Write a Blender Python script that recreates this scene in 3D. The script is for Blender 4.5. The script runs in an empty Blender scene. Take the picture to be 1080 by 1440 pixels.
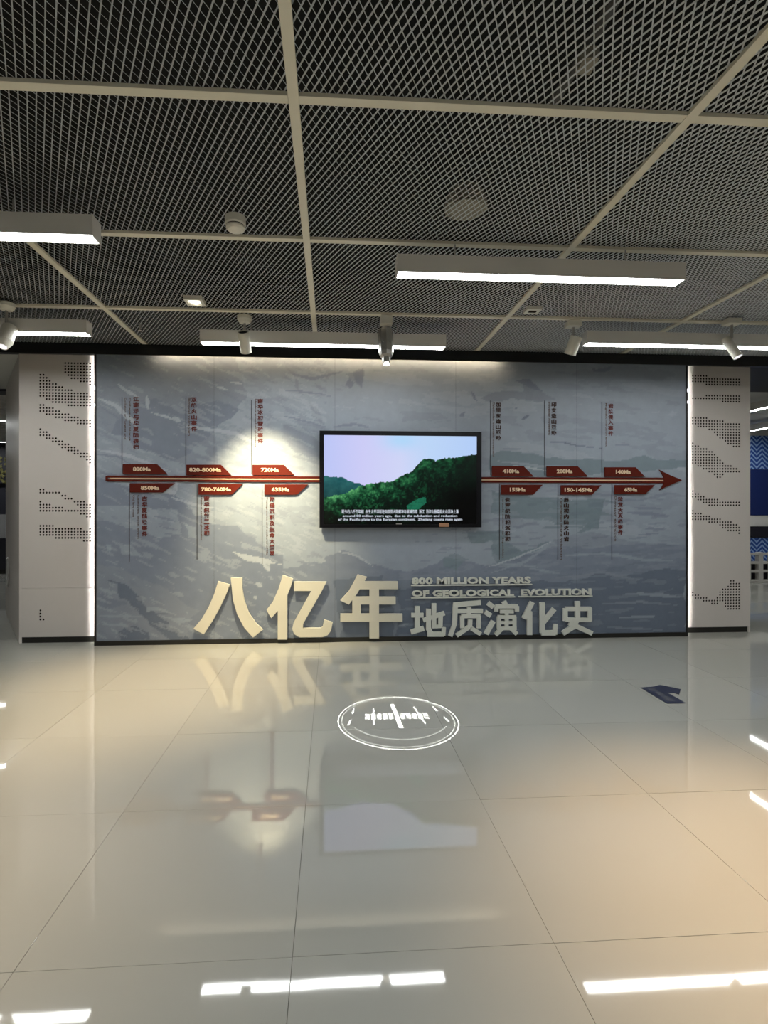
import bpy, bmesh, math, random
import numpy as np
from mathutils import Vector, Matrix

random.seed(7); np.random.seed(7)
S = bpy.context.scene
C = S.collection
# ------------------------------------------------------------------ camera
F, CX, HOR, HC = 730.0, 512.0, 717.0, 1.35      # focal px, principal x, horizon y, camera height
TH = math.radians(3.6)
ST, CT = math.sin(TH), math.cos(TH)
cam = bpy.data.cameras.new('camera'); co = bpy.data.objects.new('camera', cam); C.objects.link(co)
co.location = (0, 0, HC); co.rotation_euler = (math.pi/2, 0, -TH)
cam.sensor_fit = 'VERTICAL'; cam.sensor_height = 36; cam.lens = 36*F/1440
cam.shift_x = (540-CX)/1440; cam.shift_y = -(720-HOR)/1440
cam.clip_start = 0.05; cam.clip_end = 200
S.camera = co
# ------------------------------------------------------------------ world, exposure, lights
w = bpy.data.worlds.new('world'); S.world = w; w.use_nodes = True
w.node_tree.nodes['Background'].inputs[0].default_value = (0.5, 0.5, 0.5, 1)
w.node_tree.nodes['Background'].inputs[1].default_value = 0.05
S.view_settings.view_transform = 'Standard'; S.view_settings.look = 'None'
S.view_settings.gamma = 1; S.view_settings.use_curve_mapping = False
S.view_settings.exposure = 0.0
LUM = 27.0           # linear luminaire radiance
WARM = (1.0, 0.70, 0.36)

def spot(name, loc, target, watts, angle, blend=0.5, color=WARM, r=0.03):
    l = bpy.data.lights.new(name, 'SPOT'); l.energy = watts; l.spot_size = math.radians(angle)
    l.spot_blend = blend; l.color = color; l.shadow_soft_size = r
    o = bpy.data.objects.new(name, l); C.objects.link(o); o.location = loc
    o.rotation_euler = (Vector(target)-Vector(loc)).to_track_quat('-Z', 'Y').to_euler()
    return o

# ------------------------------------------------------------------ projection helpers
def atY(px, py, Y):
    k = (px-CX)/F; zc = Y/(CT-k*ST); return Vector((zc*ST+k*zc*CT, Y, HC+(HOR-py)/F*zc))
def atZ(px, py, z):
    zc = F*(z-HC)/(HOR-py); k = (px-CX)/F
    return Vector((zc*ST+k*zc*CT, zc*CT-k*zc*ST, z))
def toPx(X, Y, Z):
    zc = X*ST+Y*CT; xc = X*CT-Y*ST
    return CX+F*xc/zc, HOR-F*(Z-HC)/zc

# ------------------------------------------------------------------ materials
def nt(m): return m.node_tree.nodes, m.node_tree.links
def mat(name, col, rough=0.5, metal=0.0, emit=None, es=1.0, spec=0.5, noise=0.0, nscale=20):
    m = bpy.data.materials.new(name); m.use_nodes = True; N, L = nt(m); b = N['Principled BSDF']
    b.inputs['Base Color'].default_value = (*col, 1); b.inputs['Roughness'].default_value = rough
    b.inputs['Metallic'].default_value = metal; b.inputs['Specular IOR Level'].default_value = spec
    if emit:
        b.inputs['Emission Color'].default_value = (*emit, 1); b.inputs['Emission Strength'].default_value = es
    if noise > 0:
        tc = N.new('ShaderNodeTexCoord'); n = N.new('ShaderNodeTexNoise'); n.inputs['Scale'].default_value = nscale
        n.inputs['Detail'].default_value = 4
        L.new(tc.outputs['Object'], n.inputs['Vector'])
        mx = N.new('ShaderNodeMix'); mx.data_type = 'RGBA'
        mx.inputs[6].default_value = (*[c*(1-noise) for c in col], 1); mx.inputs[7].default_value = (*[min(1, c*(1+noise)) for c in col], 1)
        L.new(n.outputs['Fac'], mx.inputs[0]); L.new(mx.outputs[2], b.inputs['Base Color'])
    return m
def vcol_mat(name, rough=0.5, emission=False, es=1.0):
    m = bpy.data.materials.new(name); m.use_nodes = True; N, L = nt(m); b = N['Principled BSDF']
    a = N.new('ShaderNodeVertexColor'); a.layer_name = 'Col'
    b.inputs['Roughness'].default_value = rough
    if emission:
        b.inputs['Base Color'].default_value = (0.004, 0.004, 0.004, 1); b.inputs['Specular IOR Level'].default_value = 0.12
        L.new(a.outputs['Color'], b.inputs['Emission Color']); b.inputs['Emission Strength'].default_value = es
    else:
        n = N.new('ShaderNodeTexNoise'); n.inputs['Scale'].default_value = 14; n.inputs['Detail'].default_value = 6
        tc = N.new('ShaderNodeTexCoord'); L.new(tc.outputs['Object'], n.inputs['Vector'])
        mr = N.new('ShaderNodeMapRange'); mr.inputs[3].default_value = 0.9; mr.inputs[4].default_value = 1.1
        L.new(n.outputs['Fac'], mr.inputs[0])
        v = N.new('ShaderNodeVectorMath'); v.operation = 'SCALE'
        L.new(a.outputs['Color'], v.inputs[0]); L.new(mr.outputs[0], v.inputs['Scale']); L.new(v.outputs[0], b.inputs['Base Color'])
    return m

M = {}
M['mesh'] = mat('expanded_metal', (0.70, 0.74, 0.77), 0.45, 0.0, spec=0.4)
M['bar'] = mat('grid_bar_paint', (0.80, 0.76, 0.62), 0.5, noise=0.04)
M['plenum'] = mat('plenum_black', (0.008, 0.008, 0.008), 0.9)
M['dark_grey'] = mat('dark_conduit', (0.10, 0.10, 0.10), 0.6)
M['black'] = mat('black_trim', (0.006, 0.006, 0.006), 0.35, noise=0.2)
M['plinth'] = mat('black_plinth', (0.012, 0.011, 0.008), 0.5)
M['white'] = mat('white_paint', (0.62, 0.60, 0.56), 0.5)
M['lamp_body'] = mat('lamp_housing', (0.80, 0.78, 0.74), 0.45)
M['lamp'] = mat('lamp_diffuser', (0.8, 0.8, 0.8), 0.5, emit=(0.97, 1.0, 0.99), es=LUM)
M['spot_body'] = mat('spot_housing', (0.80, 0.78, 0.69), 0.4)
M['lens'] = mat('lit_lens', (0.8, 0.8, 0.8), 0.3, emit=(1, 0.93, 0.78), es=3)
M['lens_cool'] = mat('lit_lens_cool', (0.8, 0.8, 0.8), 0.3, emit=(0.95, 0.93, 1), es=1.0)
M['led'] = mat('led_strip', (0.8, 0.8, 0.8), 0.4, emit=(1, 0.99, 0.96), es=300)
M['pillar'] = mat('pillar_panel', (0.66, 0.605, 0.56), 0.42, noise=0.03, nscale=2)
M['hole'] = mat('hole_dark', (0.02, 0.014, 0.01), 0.9, spec=0.1)
M['cream'] = mat('cream_letter', (0.72, 0.68, 0.56), 0.45)
M['cream2'] = mat('pale_letter', (0.70, 0.71, 0.64), 0.45)
M['red'] = mat('label_red', (0.10, 0.011, 0.005), 0.5, spec=0.15)
M['red_txt'] = mat('text_red', (0.12, 0.016, 0.012), 0.6)
M['brown_txt'] = mat('text_brown', (0.05, 0.022, 0.018), 0.6)
M['sub_txt'] = mat('text_grey_brown', (0.12, 0.075, 0.06), 0.7)
M['peach'] = mat('label_text', (0.80, 0.62, 0.42), 0.6)
M['line'] = mat('leader_line', (0.03, 0.025, 0.03), 0.6)
M['tv_black'] = mat('tv_bezel', (0.004, 0.004, 0.006), 0.3, spec=0.25)
M['caption'] = mat('caption_white', (0.1, 0.1, 0.1), 0.5, emit=(0.80, 0.86, 1.0), es=0.85)
M['tag'] = mat('orange_tag', (0.42, 0.22, 0.12), 0.6)
M['dim'] = mat('darkened_cream', (0.36, 0.34, 0.28), 0.6)  # cream darkened so the fittings above the mesh show only faintly
M['steel'] = mat('steel', (0.45, 0.44, 0.42), 0.35, 0.6)
M['sticker'] = mat('sticker_navy', (0.018, 0.024, 0.06), 0.4)
M['sticker_in'] = mat('sticker_grey', (0.075, 0.08, 0.10), 0.5)
M['ceil_white'] = mat('white_ceiling', (0.60, 0.60, 0.57), 0.7)
M['blue'] = mat('poster_blue', (0.012, 0.028, 0.14), 0.5)
M['grout'] = mat('joint', (0.17, 0.16, 0.135), 0.8)
M['cab'] = mat('cabinet_dark', (0.02, 0.02, 0.03), 0.5)
M['green'] = mat('leaf_green', (0.14, 0.13, 0.035), 0.7)

def floor_mat():
    m = bpy.data.materials.new('polished_tile'); m.use_nodes = True; N, L = nt(m); b = N['Principled BSDF']
    tc = N.new('ShaderNodeTexCoord'); n = N.new('ShaderNodeTexNoise'); n.inputs['Scale'].default_value = 1.3; n.inputs['Detail'].default_value = 5
    L.new(tc.outputs['Object'], n.inputs['Vector'])
    oi = N.new('ShaderNodeObjectInfo')
    mx = N.new('ShaderNodeMix'); mx.data_type = 'RGBA'
    mx.inputs[6].default_value = (0.435, 0.43, 0.385, 1); mx.inputs[7].default_value = (0.455, 0.45, 0.405, 1)
    L.new(oi.outputs['Random'], mx.inputs[0])
    L.new(mx.outputs[2], b.inputs['Base Color'])
    b.inputs['Roughness'].default_value = 0.035; b.inputs['IOR'].default_value = 1.75
    b.inputs['Specular IOR Level'].default_value = 0.5
    n2 = N.new('ShaderNodeTexNoise'); n2.inputs['Scale'].default_value = 5; n2.inputs['Detail'].default_value = 1
    gm = N.new('ShaderNodeNewGeometry'); L.new(gm.outputs['Position'], n2.inputs['Vector'])
    bp = N.new('ShaderNodeBump'); bp.inputs['Strength'].default_value = 0.05; bp.inputs['Distance'].default_value = 0.002
    L.new(n2.outputs['Fac'], bp.inputs['Height']); L.new(bp.outputs['Normal'], b.inputs['Normal'])
    return m
M['floor'] = floor_mat()

def chevron_mat():
    m = bpy.data.materials.new('chevron_blue'); m.use_nodes = True; N, L = nt(m); b = N['Principled BSDF']
    tc = N.new('ShaderNodeTexCoord'); sp = N.new('ShaderNodeSeparateXYZ'); L.new(tc.outputs['Object'], sp.inputs[0])
    def mth(op, a, v=None, c=None):
        q = N.new('ShaderNodeMath'); q.operation = op
        for i, t in enumerate((a, v, c)):
            if t is None: continue
            if isinstance(t, (int, float)): q.inputs[i].default_value = t
            else: L.new(t, q.inputs[i])
        return q.outputs[0]
    zig = mth('PINGPONG', sp.outputs[0], 0.11)
    zz = mth('ADD', sp.outputs[2], zig)
    fr = mth('FRACT', mth('MULTIPLY', zz, 1/0.085))
    st = mth('GREATER_THAN', fr, 0.58)
    mx = N.new('ShaderNodeMix'); mx.data_type = 'RGBA'
    mx.inputs[6].default_value = (0.02, 0.08, 0.38, 1); mx.inputs[7].default_value = (0.35, 0.52, 0.80, 1)
    L.new(st, mx.inputs[0]); L.new(mx.outputs[2], b.inputs['Base Color'])
    return m
M['chevron'] = chevron_mat()

# ------------------------------------------------------------------ mesh builder
class MB:
    def __init__(s): s.v = []; s.f = []
    def box(s, a, b):
        x0, y0, z0 = a; x1, y1, z1 = b; n = len(s.v)
        s.v += [(x0,y0,z0),(x1,y0,z0),(x1,y1,z0),(x0,y1,z0),(x0,y0,z1),(x1,y0,z1),(x1,y1,z1),(x0,y1,z1)]
        s.f += [tuple(n+i for i in q) for q in ((0,3,2,1),(4,5,6,7),(0,1,5,4),(1,2,6,5),(2,3,7,6),(3,0,4,7))]
        return s
    def prism(s, pts, d):
        """pts: list of 3D points (planar), extruded by vector d"""
        n = len(s.v); k = len(pts); d = Vector(d)
        s.v += [tuple(p) for p in pts] + [tuple(Vector(p)+d) for p in pts]
        s.f.append(tuple(n+i for i in range(k))); s.f.append(tuple(n+k+i for i in reversed(range(k))))
        for i in range(k):
            j = (i+1) % k; s.f.append((n+j, n+i, n+k+i, n+k+j))
        return s
    def lathe(s, prof, seg=24, origin=(0,0,0), axis=None, cap=True):
        """prof: list of (r, h) along axis"""
        o = Vector(origin); ax = Vector(axis if axis else (0,0,1)).normalized()
        q = ax.to_track_quat('Z', 'Y').to_matrix()
        n = len(s.v)
        for r, h in prof:
            for i in range(seg):
                a = 2*math.pi*i/seg
                s.v.append(tuple(o + q @ Vector((r*math.cos(a), r*math.sin(a), h))))
        for k in range(len(prof)-1):
            for i in range(seg):
                j = (i+1) % seg
                s.f.append((n+k*seg+i, n+k*seg+j, n+(k+1)*seg+j, n+(k+1)*seg+i))
        if cap:
            s.f.append(tuple(n+i for i in reversed(range(seg)))); e = n+(len(prof)-1)*seg
            s.f.append(tuple(e+i for i in range(seg)))
        return s
    def tube(s, pts, r, seg=8):
        for a, b in zip(pts[:-1], pts[1:]):
            a = Vector(a); b = Vector(b); L = (b-a).length
            s.lathe([(r, 0), (r, L)], seg, a, (b-a))
        return s
    def build(s, name, m, parent=None, bevel=0, smooth=False, recalc=True):
        me = bpy.data.meshes.new(name); me.from_pydata(s.v, [], s.f); me.materials.append(m)
        if recalc or bevel:
            bm = bmesh.new(); bm.from_mesh(me); bmesh.ops.recalc_face_normals(bm, faces=bm.faces)
            if bevel: bmesh.ops.bevel(bm, geom=[e for e in bm.edges if e.calc_face_angle(0) > 0.6], offset=bevel, segments=2, affect='EDGES', profile=0.6, clamp_overlap=True)
            bm.to_mesh(me); bm.free()
        if smooth: me.shade_smooth_by_angle(math.radians(40)) if hasattr(me, 'shade_smooth_by_angle') else None
        o = bpy.data.objects.new(name, me); C.objects.link(o)
        if parent: o.parent = parent
        return o
def centre_origin(o):
    """put the object's origin at its own centre, leaving the geometry in place"""
    me = o.data; n = len(me.vertices); a = np.empty(n*3); me.vertices.foreach_get('co', a); a = a.reshape(-1, 3)
    c = (a.min(0)+a.max(0))/2; a -= c; me.vertices.foreach_set('co', a.ravel()); me.update(); o.location = Vector(o.location)+Vector(c)
    return o
def tag(o, label=None, cat=None, group=None, kind=None):
    if label: o['label'] = label
    if cat: o['category'] = cat
    if group: o['group'] = group
    if kind: o['kind'] = kind
    return o
def empty(name, label=None, cat=None, group=None, kind=None, loc=(0,0,0)):
    o = bpy.data.objects.new(name, None); C.objects.link(o); o.location = loc; o.empty_display_size = 0.1
    return tag(o, label, cat, group, kind)
def child(o, parent):
    """parent while keeping world position (parents are unrotated)"""
    o.parent = parent; o.location = Vector(o.location)-Vector(parent.location); return o

# ------------------------------------------------------------------ text
_tcache = {}
def text_mesh(txt, size=1.0, bold=0.0, extrude=0.0, spacing=1.0):
    cu = bpy.data.curves.new('t', 'FONT'); cu.body = txt; cu.size = 1; cu.offset = bold; cu.extrude = extrude
    cu.resolution_u = 2; cu.space_character = spacing
    ob = bpy.data.objects.new('t', cu); C.objects.link(ob)
    dg = bpy.context.evaluated_depsgraph_get(); dg.update()
    me = bpy.data.meshes.new_from_object(ob.evaluated_get(dg)); bpy.data.objects.remove(ob)
    return me
def place_text(name, txt, x0, x1, z0, z1, Y, m, parent, bold=0.02, depth=0.004, rot=0, dirn='XZ'):
    """fit text to rectangle x0..x1, z0..z1 on the plane Y (front faces -Y). rot=90: reads top to bottom turned"""
    me = text_mesh(txt, bold=bold, extrude=0.5); n = len(me.vertices); a = np.empty(n*3); me.vertices.foreach_get('co', a); a = a.reshape(-1, 3)
    mn = a.min(0); mx = a.max(0); u = (a[:,0]-mn[0])/(mx[0]-mn[0]); v = (a[:,1]-mn[1])/(mx[1]-mn[1]); d = a[:,2]+0.5
    o3 = np.empty_like(a)
    if rot: o3[:,0] = x0+v*(x1-x0); o3[:,2] = z1-u*(z1-z0)
    else: o3[:,0] = x0+u*(x1-x0); o3[:,2] = z0+v*(z1-z0)
    o3[:,1] = Y-d*depth
    me.vertices.foreach_set('co', o3.ravel()); me.update(); me.materials.clear(); me.materials.append(m); me.name = name
    o = bpy.data.objects.new(name, me); C.objects.link(o)
    if parent: o.parent = parent
    return o
def vertical_chars(name, txt, xc, hw, zt, zb, Y, m, parent, bold=0.03, depth=0.004):
    """column of characters, joined in one mesh"""
    V = []; Fc = []; k = len(txt); p = (zt-zb)/k
    for i, ch in enumerate(txt):
        me = text_mesh(ch, bold=bold, extrude=0.5); n = len(me.vertices); a = np.empty(n*3); me.vertices.foreach_get('co', a); a = a.reshape(-1, 3)
        mn = a.min(0); mx = a.max(0); s = a.copy()
        s[:,0] = xc+((a[:,0]-mn[0])/(mx[0]-mn[0])*2-1)*hw
        s[:,2] = zt-p*(i+1)+p*0.1+(a[:,1]-mn[1])/(mx[1]-mn[1])*p*0.82
        s[:,1] = Y-(a[:,2]+0.5)*depth
        b = len(V); V += [tuple(q) for q in s]; Fc += [tuple(b+j for j in pl.vertices) for pl in me.polygons]
        bpy.data.meshes.remove(me)
    me = bpy.data.meshes.new(name); me.from_pydata(V, [], Fc); me.materials.append(m)
    o = bpy.data.objects.new(name, me); C.objects.link(o); o.parent = parent
    return o

# ------------------------------------------------------------------ numpy noise + painting
def vnoise(x, y, seed=0):
    xi = np.floor(x).astype(int); yi = np.floor(y).astype(int); xf = x-xi; yf = y-yi
    xf = xf*xf*(3-2*xf); yf = yf*yf*(3-2*yf)
    def h(i, j):
        n = (i*374761393+j*668265263+seed*974711) & 0xffffffff
        n = ((n ^ (n >> 13))*1274126177) & 0xffffffff
        return ((n ^ (n >> 16)) & 0xffff)/65535.0
    return (h(xi,yi)*(1-xf)+h(xi+1,yi)*xf)*(1-yf)+(h(xi,yi+1)*(1-xf)+h(xi+1,yi+1)*xf)*yf
def fbm(x, y, o=4, seed=0):
    s = 0; a = 0.5; t = 0
    for i in range(o): s = s+a*vnoise(x*2**i, y*2**i, seed+i); t += a; a *= 0.5
    return s/t
def inpoly(px, py, poly):
    r = np.zeros(px.shape, bool); n = len(poly)
    for i in range(n):
        x1, y1 = poly[i]; x2, y2 = poly[(i+1) % n]
        if y1 == y2: continue
        c = ((py < y1) != (py < y2)) & (px < (x2-x1)*(py-y1)/(y2-y1)+x1); r ^= c
    return r
def stroke(px, py, pts, w0):
    r = np.zeros(px.shape, bool)
    n = len(pts)-1
    for i in range(n):
        (x1, y1), (x2, y2) = pts[i], pts[i+1]; dx, dy = x2-x1, y2-y1
        t = np.clip(((px-x1)*dx+(py-y1)*dy)/(dx*dx+dy*dy+1e-9), 0, 1)
        d = np.hypot(px-x1-t*dx, py-y1-t*dy); s = (i+t)/n
        r |= d < w0*np.sin(np.pi*(0.08+0.84*s))
    return r
def grid_mesh(name, x0, x1, z0, z1, Y, nx, nz, colfn, m, parent):
    xs = np.linspace(x0, x1, nx+1); zs = np.linspace(z0, z1, nz+1); X, Z = np.meshgrid(xs, zs)
    me = bpy.data.meshes.new(name)
    co_ = np.stack([X.ravel(), np.full(X.size, Y), Z.ravel()], 1)
    i = np.arange(nz*nx); r = i//nx; c = i % nx; a = r*(nx+1)+c
    f = np.stack([a, a+1, a+nx+2, a+nx+1], 1)
    me.vertices.add(len(co_)); me.vertices.foreach_set('co', co_.ravel())
    me.loops.add(f.size); me.loops.foreach_set('vertex_index', f.ravel())
    me.polygons.add(len(f)); me.polygons.foreach_set('loop_start', np.arange(len(f))*4)
    me.update(calc_edges=True)
    col = colfn(X.ravel(), Z.ravel()); at = me.color_attributes.new('Col', 'FLOAT_COLOR', 'POINT')
    at.data.foreach_set('color', np.concatenate([col, np.ones((len(col), 1))], 1).ravel())
    me.materials.append(m); o = bpy.data.objects.new(name, me); C.objects.link(o)
    if parent: o.parent = parent
    return o

# ================================================================== SETTING
ZC = 2.976          # underside of ceiling grid
YM = 5.32           # mural plane
YP = 5.455          # pillar face plane
XL, XR = atY(133, 700, YM).x, atY(966.5, 700, YM).x
ZT = HC+(HOR-500)/191*1.35   # underside of black header

# ---- floor
fl = empty('floor', kind='structure')
TX, TY, OX, OY = 0.81, None, -0.1175, None
y_l = [atZ(430, q, 0).y for q in (1028, 1134)] + [atZ(410, 1346, 0).y]
TYv = (y_l[0]-y_l[2])/2; OYv = y_l[2]
ti = MB(); g = 0.0008
ti.box((g, g, -0.008), (TX-g, TYv-g, 0))
tile0 = None
cnt = 0
for i in range(-9, 12):
    for j in range(-4, 10):
        X0 = OX+i*TX; Y0 = OYv+j*TYv
        if cnt >= 298: break
        if tile0 is None:
            tile0 = ti.build('floor_tile', M['floor'], fl, bevel=0.0006); o = tile0
        else:
            o = tile0.copy(); C.objects.link(o)
        o.location = (X0, Y0, random.uniform(-0.0003, 0.0003)); cnt += 1
        o.rotation_euler = (random.uniform(-0.0006, 0.0006), random.uniform(-0.0006, 0.0006), 0)
xa = OX-9*TX; xb = OX+12*TX; ya = OYv-4*TYv; yb = OYv+10*TYv
MB().box((xa-2, ya-1, -0.1), (xb+2, yb+8, -0.004)).build('slab', M['grout'], fl)
q = MB(); q.box((xa-1.9, yb, -0.006), (xb+1.9, yb+7, 0)); q.box((xa-1.9, ya-0.9, -0.006), (xa, yb, 0)); q.box((xb, ya-0.9, -0.006), (xb+1.9, yb, 0))
q.build('outer_floor', M['floor'], fl)

# ---- ceiling: expanded metal panels in a grid of bars
ce = empty('ceiling', kind='structure')
bx = [-8.5, -6.83, -5.16, -3.49, -1.833, -0.150, 1.489, 3.03, 4.66, 6.3, 7.95]
by = [-4.55, -3.45, -2.35, -1.25, -0.15, 0.96, 2.074, 3.156, 4.320, YM-0.02]
DW, DL = 0.0345, 0.0642
def expanded(sx, sy):
    V = []; Fc = []; tilt = math.radians(48); hw = 0.0030; th = 0.0006
    def strand(x, y, sgn):
        a = np.array([x, y, 0.]); b = np.array([x+sgn*DW/2, y+DL/2, 0.])
        d = (b-a)/np.linalg.norm(b-a); p = np.array([d[1], -d[0], 0.]);
        if p[0] < 0: p = -p
        wv = math.cos(tilt)*p-math.sin(tilt)*np.array([0, 0, 1.]); nv = np.cross(d, wv)
        n = len(V); a = a-d*0.003; b = b+d*0.003
        for e in (a, b):
            for s1, s2 in ((-1,-1),(1,-1),(1,1),(-1,1)): V.append(tuple(e+wv*hw*s1+nv*th*s2))
        for i in range(4):
            j = (i+1) % 4; Fc.append((n+i, n+j, n+4+j, n+4+i))
    ny = int(sy/(DL/2)); nx = int(sx/DW)
    for j in range(ny):
        y = j*DL/2; off = (j % 2)*DW/2
        for i in range(nx+1):
            x = i*DW+off
            if x <= sx:
                if x-DW/2 >= 0: strand(x, y, -1)
                if x+DW/2 <= sx: strand(x, y, 1)
    me = bpy.data.meshes.new('mesh_panel'); me.from_pydata(V, [], Fc); me.materials.append(M['mesh']); return me
PX, PY = 1.66, 1.10
pm = expanded(PX, PY)
for i in range(len(bx)-1):
    for j in range(len(by)-1):
        o = bpy.data.objects.new('mesh_panel', pm); C.objects.link(o); o.parent = ce
        o.location = (bx[i], by[j], ZC+0.022); o.scale = ((bx[i+1]-bx[i])/PX, (by[j+1]-by[j])/PY, 1)
BW = 0.021
for i, x in enumerate(bx):
    for j in range(len(by)-1):
        o = MB().box((x-BW, by[j]+0.0, ZC), (x+BW, by[j+1], ZC+0.016)).build('grid_bar', M['bar'], ce)
for j, y in enumerate(by[:-1]):
    for i in range(len(bx)-1):
        q = MB().box((bx[i]+BW+0.001, y-BW, ZC+0.001), (bx[i+1]-BW-0.001, y+BW, ZC+0.018)).build('grid_bar', M['bar'], ce)
MB().box((-9, -5, 3.9), (9, YM+0.3, 3.95)).build('plenum_slab', M['plenum'], ce)
q = MB(); q.box((-9, -5, ZC+0.1), (-8.9, YM, 3.9)); q.box((8.9, -5, ZC+0.1), (9, YM, 3.9)); q.box((-9, -5.05, ZC+0.1), (9, -5, 3.9)); q.box((-9, YM+.2, ZC+0.02), (9, YM+.25, 3.9))
q.build('plenum_side', M['plenum'], ce)

# ---- black header
tag(MB().box((-9, YM-0.03, ZT+0.045), (9, YP+0.03, ZC+0.02)).build('trim_1', M['black'], bevel=0.004), kind='structure')

tag(MB().box((-9, YM-0.104, ZT-0.014), (9, YM-0.088, ZC-0.002)).build('trim_5', M['black'], bevel=0.002), kind='structure')
t = empty('led_light', 'warm LED strip hidden behind the lip of the black header above the mural', 'light', loc=(0, YM-0.078, ZT+0.03))
MB().box((-1.75, -0.003, 0.004), (1.75, 0.004, 0.010)).build('strip', mat('led_warm', (0.8,0.8,0.8), 0.4, emit=(1, 0.78, 0.5), es=50), t)
MB().box((-1.8, -0.0055, 0.0101), (1.8, 0.009, 0.014)).build('channel', M['black'], t)
# ---- mural wall
wb = empty('wall_back', kind='structure')
MB().box((XL+0.03, YM+0.012, 0.03), (XR-0.03, YM+0.13, ZT+0.043)).build('wall_core', M['black'], wb)
Lt = (.345,.375,.415); Md = (.235,.26,.31); Dk = (.165,.19,.235); Wh = (.50,.52,.54); Te = (.215,.265,.285); Mg = (.28,.305,.345)
shapes = [
 (Mg, [(130,500),(330,500),(345,560),(300,600),(310,660),(130,672)]),
 (Md, [(175,580),(215,560),(262,575),(300,560),(335,575),(300,612),(262,640),(236,650),(205,640),(150,620)]),
 (Lt, [(133,605),(165,612),(215,640),(262,655),(270,668),(133,668)]),
 (Md, [(133,672),(250,700),(300,740),(330,740),(420,800),(470,905),(133,905)]),
 (Md, [(300,760),(450,790),(600,790),(640,905),(380,905)]),
 (Lt, [(133,712),(170,708),(250,720),(255,750),(235,758),(180,742),(133,730)]),
 (Lt, [(262,735),(275,738),(275,760),(262,757)]),
 (Lt, [(168,770),(185,768),(205,785),(172,782)]),
 (Lt, [(148,766),(154,768),(153,778),(148,776)]),
 (Mg, [(133,796),(165,800),(225,823),(262,850),(285,856),(262,872),(270,905),(133,905)]),
 (Dk, [(163,818),(180,824),(200,850),(230,870),(262,895),(270,903),(246,900),(215,880),(190,856),(172,838)]),
 (Dk, [(165,890),(190,882),(212,890),(214,900),(168,900)]),
 (Md, [(133,830),(150,832),(180,850),(150,856),(133,852)]),
 (Lt, [(205,853),(232,856),(205,862)]), (Lt, [(225,864),(270,872),(250,876)]),
 (Wh, [(305,762),(325,775),(345,778),(372,785),(402,795),(378,792),(376,805),(370,806),(366,792),(335,782)]),
 (Lt, [(320,700),(400,700),(410,760),(340,745),(318,725)]),
 (Wh, [(190,668),(250,680),(245,700),(200,690)]),
 (Lt, [(400,740),(470,745),(560,745),(640,745),(690,760),(700,790),(640,800),(560,803),(520,798),(470,780),(440,790),(400,800)]),
 (Md, [(455,785),(480,775),(500,780),(520,792),(540,800),(500,800),(460,798)]),
 (Te, [(655,748),(700,745),(730,760),(665,762)]),
 (Md, [(600,800),(625,785),(655,790),(690,795),(760,800),(966,790),(966,905),(440,905),(470,812),(560,805)]),
 (Te, [(625,783),(640,780),(655,786),(640,800),(625,795)]),
 (Dk, [(560,815),(700,822),(966,800),(966,905),(560,905)]),
 (Dk, [(470,815),(540,812),(560,905),(480,905)]),
 (Te, [(690,640),(705,632),(740,638),(800,645),(860,648),(905,642),(966,648),(966,660),(900,662),(820,668),(760,672),(690,660)]),
 (Te, [(690,690),(780,700),(850,705),(840,740),(780,735),(690,720)]),
 (Te, [(690,752),(720,750),(760,757),(775,762),(740,780),(700,792),(690,770)]),
 (Lt, [(700,760),(760,735),(800,740),(775,760),(730,775)]),
 (Mg, [(780,758),(830,748),(905,763),(966,768),(966,790),(860,785),(790,780)]),
 (Md, [(700,790),(780,770),(870,766),(966,765),(966,800),(800,805)]),
 (Mg, [(480,525),(515,520),(510,545),(500,535)]), (Md, [(487,528),(500,536),(496,545),(488,540)]),
 (Md, [(496,524),(514,522),(511,545)]),
 (Mg, [(400,505),(420,540),(424,556),(412,535)]), (Mg, [(436,562),(448,575),(459,596),(446,588)]),
 (Mg, [(400,595),(430,600),(450,620),(450,650),(420,640),(395,615)]),
 (Mg, [(680,560),(700,552),(735,550),(745,530),(760,545),(782,565),(770,566),(735,562),(690,568)]),
 (Md, [(728,535),(745,530),(765,548),(752,545)]), (Md, [(830,518),(862,516),(855,523),(835,523)]),
 (Md, [(665,550),(670,552),(674,564),(669,562)]), (Md, [(648,580),(653,578),(652,584),(647,584)]),
]
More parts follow.
